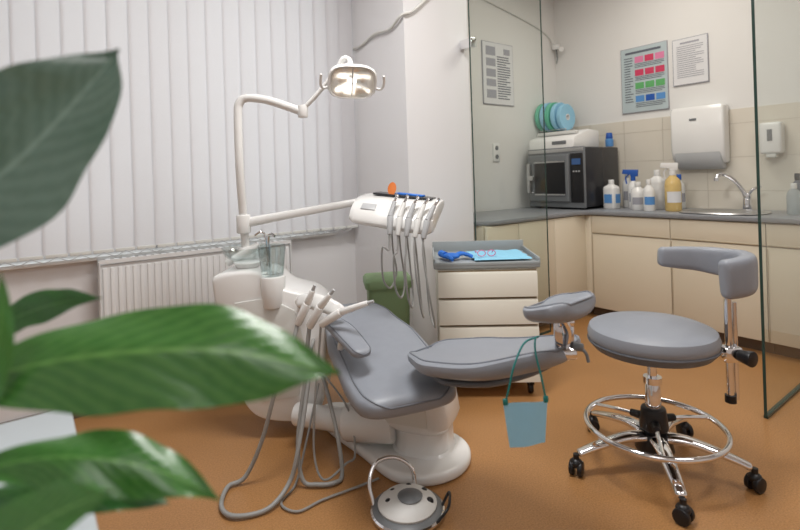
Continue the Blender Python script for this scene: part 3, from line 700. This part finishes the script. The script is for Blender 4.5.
# assistant side holder
G().tube([(-.46,2.30,.60),(-.46,2.22,.64),(-.44,2.14,.66),(-.41,2.09,.66)],.022,12).pad([(-.45,2.12,.665),(-.38,2.08,.675),(-.29,2.04,.655),(-.25,2.03,.63)],(.1,.5,.85),[.028,.034,.028],[.018,.022,.018],er=.02,n=20).out('assistant_holder','white',du)
for i,(a,b,c_,m_) in enumerate([((-.435,2.03,.595),(-.39,2.02,.68),(-.365,2.01,.735),'white'),((-.385,2.02,.585),(-.335,2.0,.67),(-.29,1.98,.725),'white'),((-.335,2.0,.60),(-.25,1.97,.655),(-.14,1.94,.695),'white'),]):
    h_=G().cyl(a,b,.016,.018,n=16,bev=.004).cyl(b,c_,.015,.011,n=16,bev=.003).out('suction_handle',m_,du)
    dd=(Vector(c_)-Vector(b)).normalized()
    G().cyl(c_,Vector(c_)+dd*.025,.008,.006,n=12).out('metal_tip','lgray',h_)
G().tube([(-.435,2.03,.595),(-.45,2.0,.53),(-.505,1.95,.384),(-.57,1.95,.171),(-.64,1.95,.03),(-.697,1.917,.014),(-.68,1.8,.014),(-.613,1.746,.014),(-.507,1.78,.014),(-.45,1.87,.05),(-.42,1.9,.154),(-.394,2.0,.36),(-.40,2.1,.45),(-.42,2.3,.45)],.0085,10).out('suction_hose','hose',du)
G().tube([(-.385,2.02,.585),(-.395,2.01,.50),(-.405,2.0,.38),(-.43,1.95,.166),(-.41,1.92,.03),(-.35,1.912,.014),(-.29,1.92,.014),(-.264,1.96,.02),(-.28,2.0,.136),(-.33,2.1,.27),(-.40,2.28,.35)],.0085,10).out('suction_hose','hose',du)
G().tube([(-.335,2.0,.60),(-.35,2.0,.45),(-.365,1.98,.3),(-.37,1.96,.1),(-.33,1.94,.014),(-.25,1.98,.052),(-.22,2.05,.052),(-.25,2.12,.2),(-.38,2.28,.3)],.0045,8).out('thin_hose','hose',du)
G().tube([(-.40,2.28,.25),(-.42,2.05,.10),(-.44,1.93,.008),(-.47,1.82,.008),(-.40,1.77,.008),(-.32,1.83,.008),(-.20,1.90,.008),(-.12,1.95,.008)],.0045,8).out('pedal_hose','hose',du)

# pedal
pd=thing('foot_pedal','round white foot control with black buttons and chrome wire hoop','foot pedal',(-.02,1.76,0),0,True)
px,py=-.01,1.755
G().lathe([(.115,.0),(.124,.008),(.124,.022),(.112,.030)],c=(px,py,0),n=40).out('surround','midg',pd)
G().lathe([(.100,.024),(.104,.038),(.085,.054),(.055,.063),(.001,.067)],c=(px,py,0),n=40).out('pedal_dome','whitem',pd)
G().lathe([(.124,.006),(.130,.010),(.130,.018),(.124,.022)],c=(px,py,0),n=40,closed=True).out('ring','chrome',pd)
G().lathe([(.040,.060),(.044,.068),(.028,.076),(.001,.078)],c=(px+.01,py-.01,0),n=24).out('center_disc','midg',pd)
for q in ((.060,.040),(.078,-.015),(-.065,-.015),(-.050,.040),(.006,.068)): G().sphere((px+q[0],py+q[1],.050),(.014,.014,.012),12).out('button','black',pd)
G().tube([(px-.12,py+.02,.02),(px-.135,py+.05,.08),(px-.11,py+.09,.13),(px-.04,py+.11,.135),(px+.02,py+.10,.10),(px+.03,py+.09,.02)],.0075,10).out('wire_hoop','chrome',pd)
G().tube([(px+.12,py,.02),(px+.15,py+.03,.05),(px+.14,py-.05,.05),(px+.1,py-.08,.02)],.005,8).out('side_lever','black',pd)
# bib
bb=thing('patient_bib','light blue folded bib hanging by a teal cord from the backrest','patient bib',(.33,1.39,.43),0,True)
g=G(); v=[];f=[]
for j in range(9):
    for i in range(9):
        a=i/8;b=j/8
        tl=Vector((.262,1.365,.552));tr=Vector((.380,1.355,.562));bl=Vector((.277,1.365,.430));br_=Vector((.372,1.355,.447))
        p=tl.lerp(tr,a).lerp(bl.lerp(br_,a),b); p.y+=.004*math.sin(a*6+b*2); v.append(p)
for j in range(8):
    for i in range(8): k=j*9+i; f.append([k,k+1,k+10,k+9])
g.add(v,f).out('bib_sheet','bib',bb)
G().tube([(.268,1.364,.555),(.279,1.36,.60),(.296,1.367,.655),(.335,1.41,.700),(.39,1.46,.702)],.0028,8).tube([(.377,1.356,.56),(.368,1.36,.62),(.36,1.385,.68),(.375,1.44,.702),(.39,1.46,.702)],.0028,8).out('neck_cord','teal',bb)
for x,y,z in ((.268,1.363,.558),(.376,1.355,.566)): G().box((x,y,z),(.014,.008,.018),.003).out('clip','teal',bb)

# ------------------------------------------------------------ desk and plant
dk=thing('white_desk','white laminate desk with the potted plant on it','desk',W(-.43,.74,0),RA,False)
G().box((0,0,.715),(1.0,1.0,.03),.004).out('desk_top','desk',dk)
G().box((-.48,0,.35),(.02,.9,.70)).out('side_panel','desk',dk)
G().box((.44,0,.35),(.02,.9,.70)).out('side_panel','desk',dk)
G().box((0,.43,.45),(.9,.02,.5)).out('back_panel','desk',dk)
pl=thing('potted_plant','green peace lily with broad glossy leaves in a ceramic pot','plant',(-.64,.52,.731),0,True)
G().lathe([(.08,.731),(.085,.735),(.11,.90),(.115,.905),(.105,.905),(.1,.885)],c=(-.64,.52,0),n=32).out('pot','pot',pl)
G().lathe([(.1,.875),(.05,.89),(.001,.89)],c=(-.64,.52,0),n=24).out('soil','soil',pl)
def leaf(path,side,hw,fold,m='leaf',wav=.003,seed=0,peak=.42,p_=1.15):
    P=cr(path,14); L=len(P); nw=12; v=[];f=[];uv=[]
    for i,p in enumerate(P):
        t=i/(L-1)
        if t<peak: w=hw*math.sin(math.pi/2*t/peak)**.8
        else:
            x=(t-peak)/(1-peak); w=hw*math.cos(math.pi/2*x**p_)*(1-.35*x**5)
        w=max(w,.0004)
        tg=(P[min(i+1,L-1)]-P[max(i-1,0)]).normalized(); s_=Vector(side); s_=(s_-tg*s_.dot(tg)).normalized(); nn=tg.cross(s_)
        if nn.y>0: nn=-nn
        for k in range(nw+1):
            q=k/nw*2-1
            v.append(p+s_*w*q*(1+.02*math.sin(t*30+seed))+nn*(fold*(abs(q)**1.3)*w+wav*math.sin(t*16+q*3+seed)*abs(q)))
            uv.append((q,t))
    for i in range(L-1):
        for k in range(nw): a=i*(nw+1)+k; f.append([a,a+1,a+nw+2,a+nw+1])
    g=G().add(v,f); o=g.out('leaf',m,pl,ang=180)
    ul=o.data.uv_layers.new(name='UVMap')
    for lp in o.data.loops: ul.data[lp.index].uv=uv[lp.vertex_index]
    b=P[0]; G().tube([(-.64+.02*math.sin(seed),.52+.02*math.cos(seed),.88),((-.64+b.x)/2-.02,(.52+b.y)/2,(.88+b.z)/2+.04),b,P[3]],.004,8).out('leaf_stalk','stem',pl)
leaf([(-.545,.52,1.10),(-.479,.52,1.155),(-.405,.52,1.203),(-.352,.52,1.252),(-.315,.525,1.295),(-.292,.53,1.324)],(-.7,-.1,.7),.072,.35,'leafd',seed=1,peak=.40,p_=.95,wav=.006)
leaf([(-.48,.5,.975),(-.39,.5,1.0),(-.305,.5,1.012),(-.205,.5,1.014),(-.13,.5,1.002),(-.066,.5,.985)],(0,.62,.78),.054,-.3,'leaf',seed=2,peak=.5,wav=.005)
leaf([(-.46,.5,.895),(-.37,.5,.910),(-.309,.5,.908),(-.245,.5,.892),(-.190,.5,.863)],(0,.75,.66),.030,-.25,'leaf',seed=3,peak=.5,wav=.005)
leaf([(-.46,.52,.855),(-.38,.52,.872),(-.31,.52,.868),(-.25,.52,.848)],(0,.7,.7),.026,-.2,'leafk',seed=12,peak=.5,wav=.004)
leaf([(-.56,.64,.99),(-.50,.65,1.015),(-.45,.65,1.03),(-.393,.65,1.036)],(0,.5,.86),.024,.1,'leafk',seed=4)
leaf([(-.46,.42,.83),(-.36,.42,.87),(-.30,.42,.905),(-.250,.42,.925)],(-.4,.6,.7),.032,.1,'leaf',seed=5)
leaf([(-.44,.36,.86),(-.34,.34,.872),(-.25,.33,.874),(-.15,.32,.868),(-.02,.31,.850)],(0,.8,.5),.022,.1,'leaf',seed=9)
leaf([(-.425,.48,.93),(-.402,.48,.99),(-.388,.48,1.05),(-.386,.48,1.10)],(.9,.4,0),.014,.1,'leaf',seed=6)
leaf([(-.70,.50,1.0),(-.80,.50,1.08),(-.9,.5,1.1)],(0,.8,.3),.05,.1,'leaf',seed=7)
leaf([(-.66,.6,1.0),(-.68,.72,1.1),(-.7,.82,1.12)],(.8,.0,.3),.05,.1,'leaf',seed=8)

# ------------------------------------------------------------ ceiling luminaires, one of them an added fill
def lum(u,v,w,d,power,color,name='ceiling_luminaire'):
    e=thing(name,'flat rectangular ceiling light with white diffuser','ceiling light',W(u,v,H-.06),RA,False)
    G().box((0,0,.035),(w+.06,d+.06,.05),.004).out('frame','white',e)
    L=bpy.data.lights.new('luminaire_light','AREA'); L.shape='RECTANGLE'; L.size=w; L.size_y=d; L.energy=power; L.color=color
    o=bpy.data.objects.new('luminaire_light',L); o.parent=e; o.location=(0,0,-.005); COL.objects.link(o)
lum(1.0,1.4,1.0,.4,48,(1,.985,.965))
lum(-.9,-.7,1.2,1.2,20,(1,.985,.97))  # unseen fill light added behind the camera for soft frontal light
lum(2.3,-.2,1.0,.4,24,(1,.975,.95))
lum(3.2,1.7,.9,.5,19,(1,.94,.85))

wd=bpy.data.worlds.new('World'); bpy.context.scene.world=wd; wd.use_nodes=True
bg=wd.node_tree.nodes['Background']; bg.inputs[0].default_value=(.95,.97,1,1); bg.inputs[1].default_value=1.6
cd=bpy.data.cameras.new('Camera'); cd.sensor_width=36; cd.lens=22.5; cd.shift_y=-.11; cd.clip_start=.02
cd.dof.use_dof=True; cd.dof.focus_distance=2.3; cd.dof.aperture_fstop=2.4
co=bpy.data.objects.new('Camera',cd); COL.objects.link(co)
co.matrix_world=Matrix.Translation((0,0,1.18))@Matrix.Rotation(math.radians(90),4,'X')@Matrix.Rotation(math.radians(-1.8),4,'Z')
bpy.context.scene.camera=co
vs_=bpy.context.scene.view_settings
vs_.view_transform='Standard'
vs_.exposure=-.10
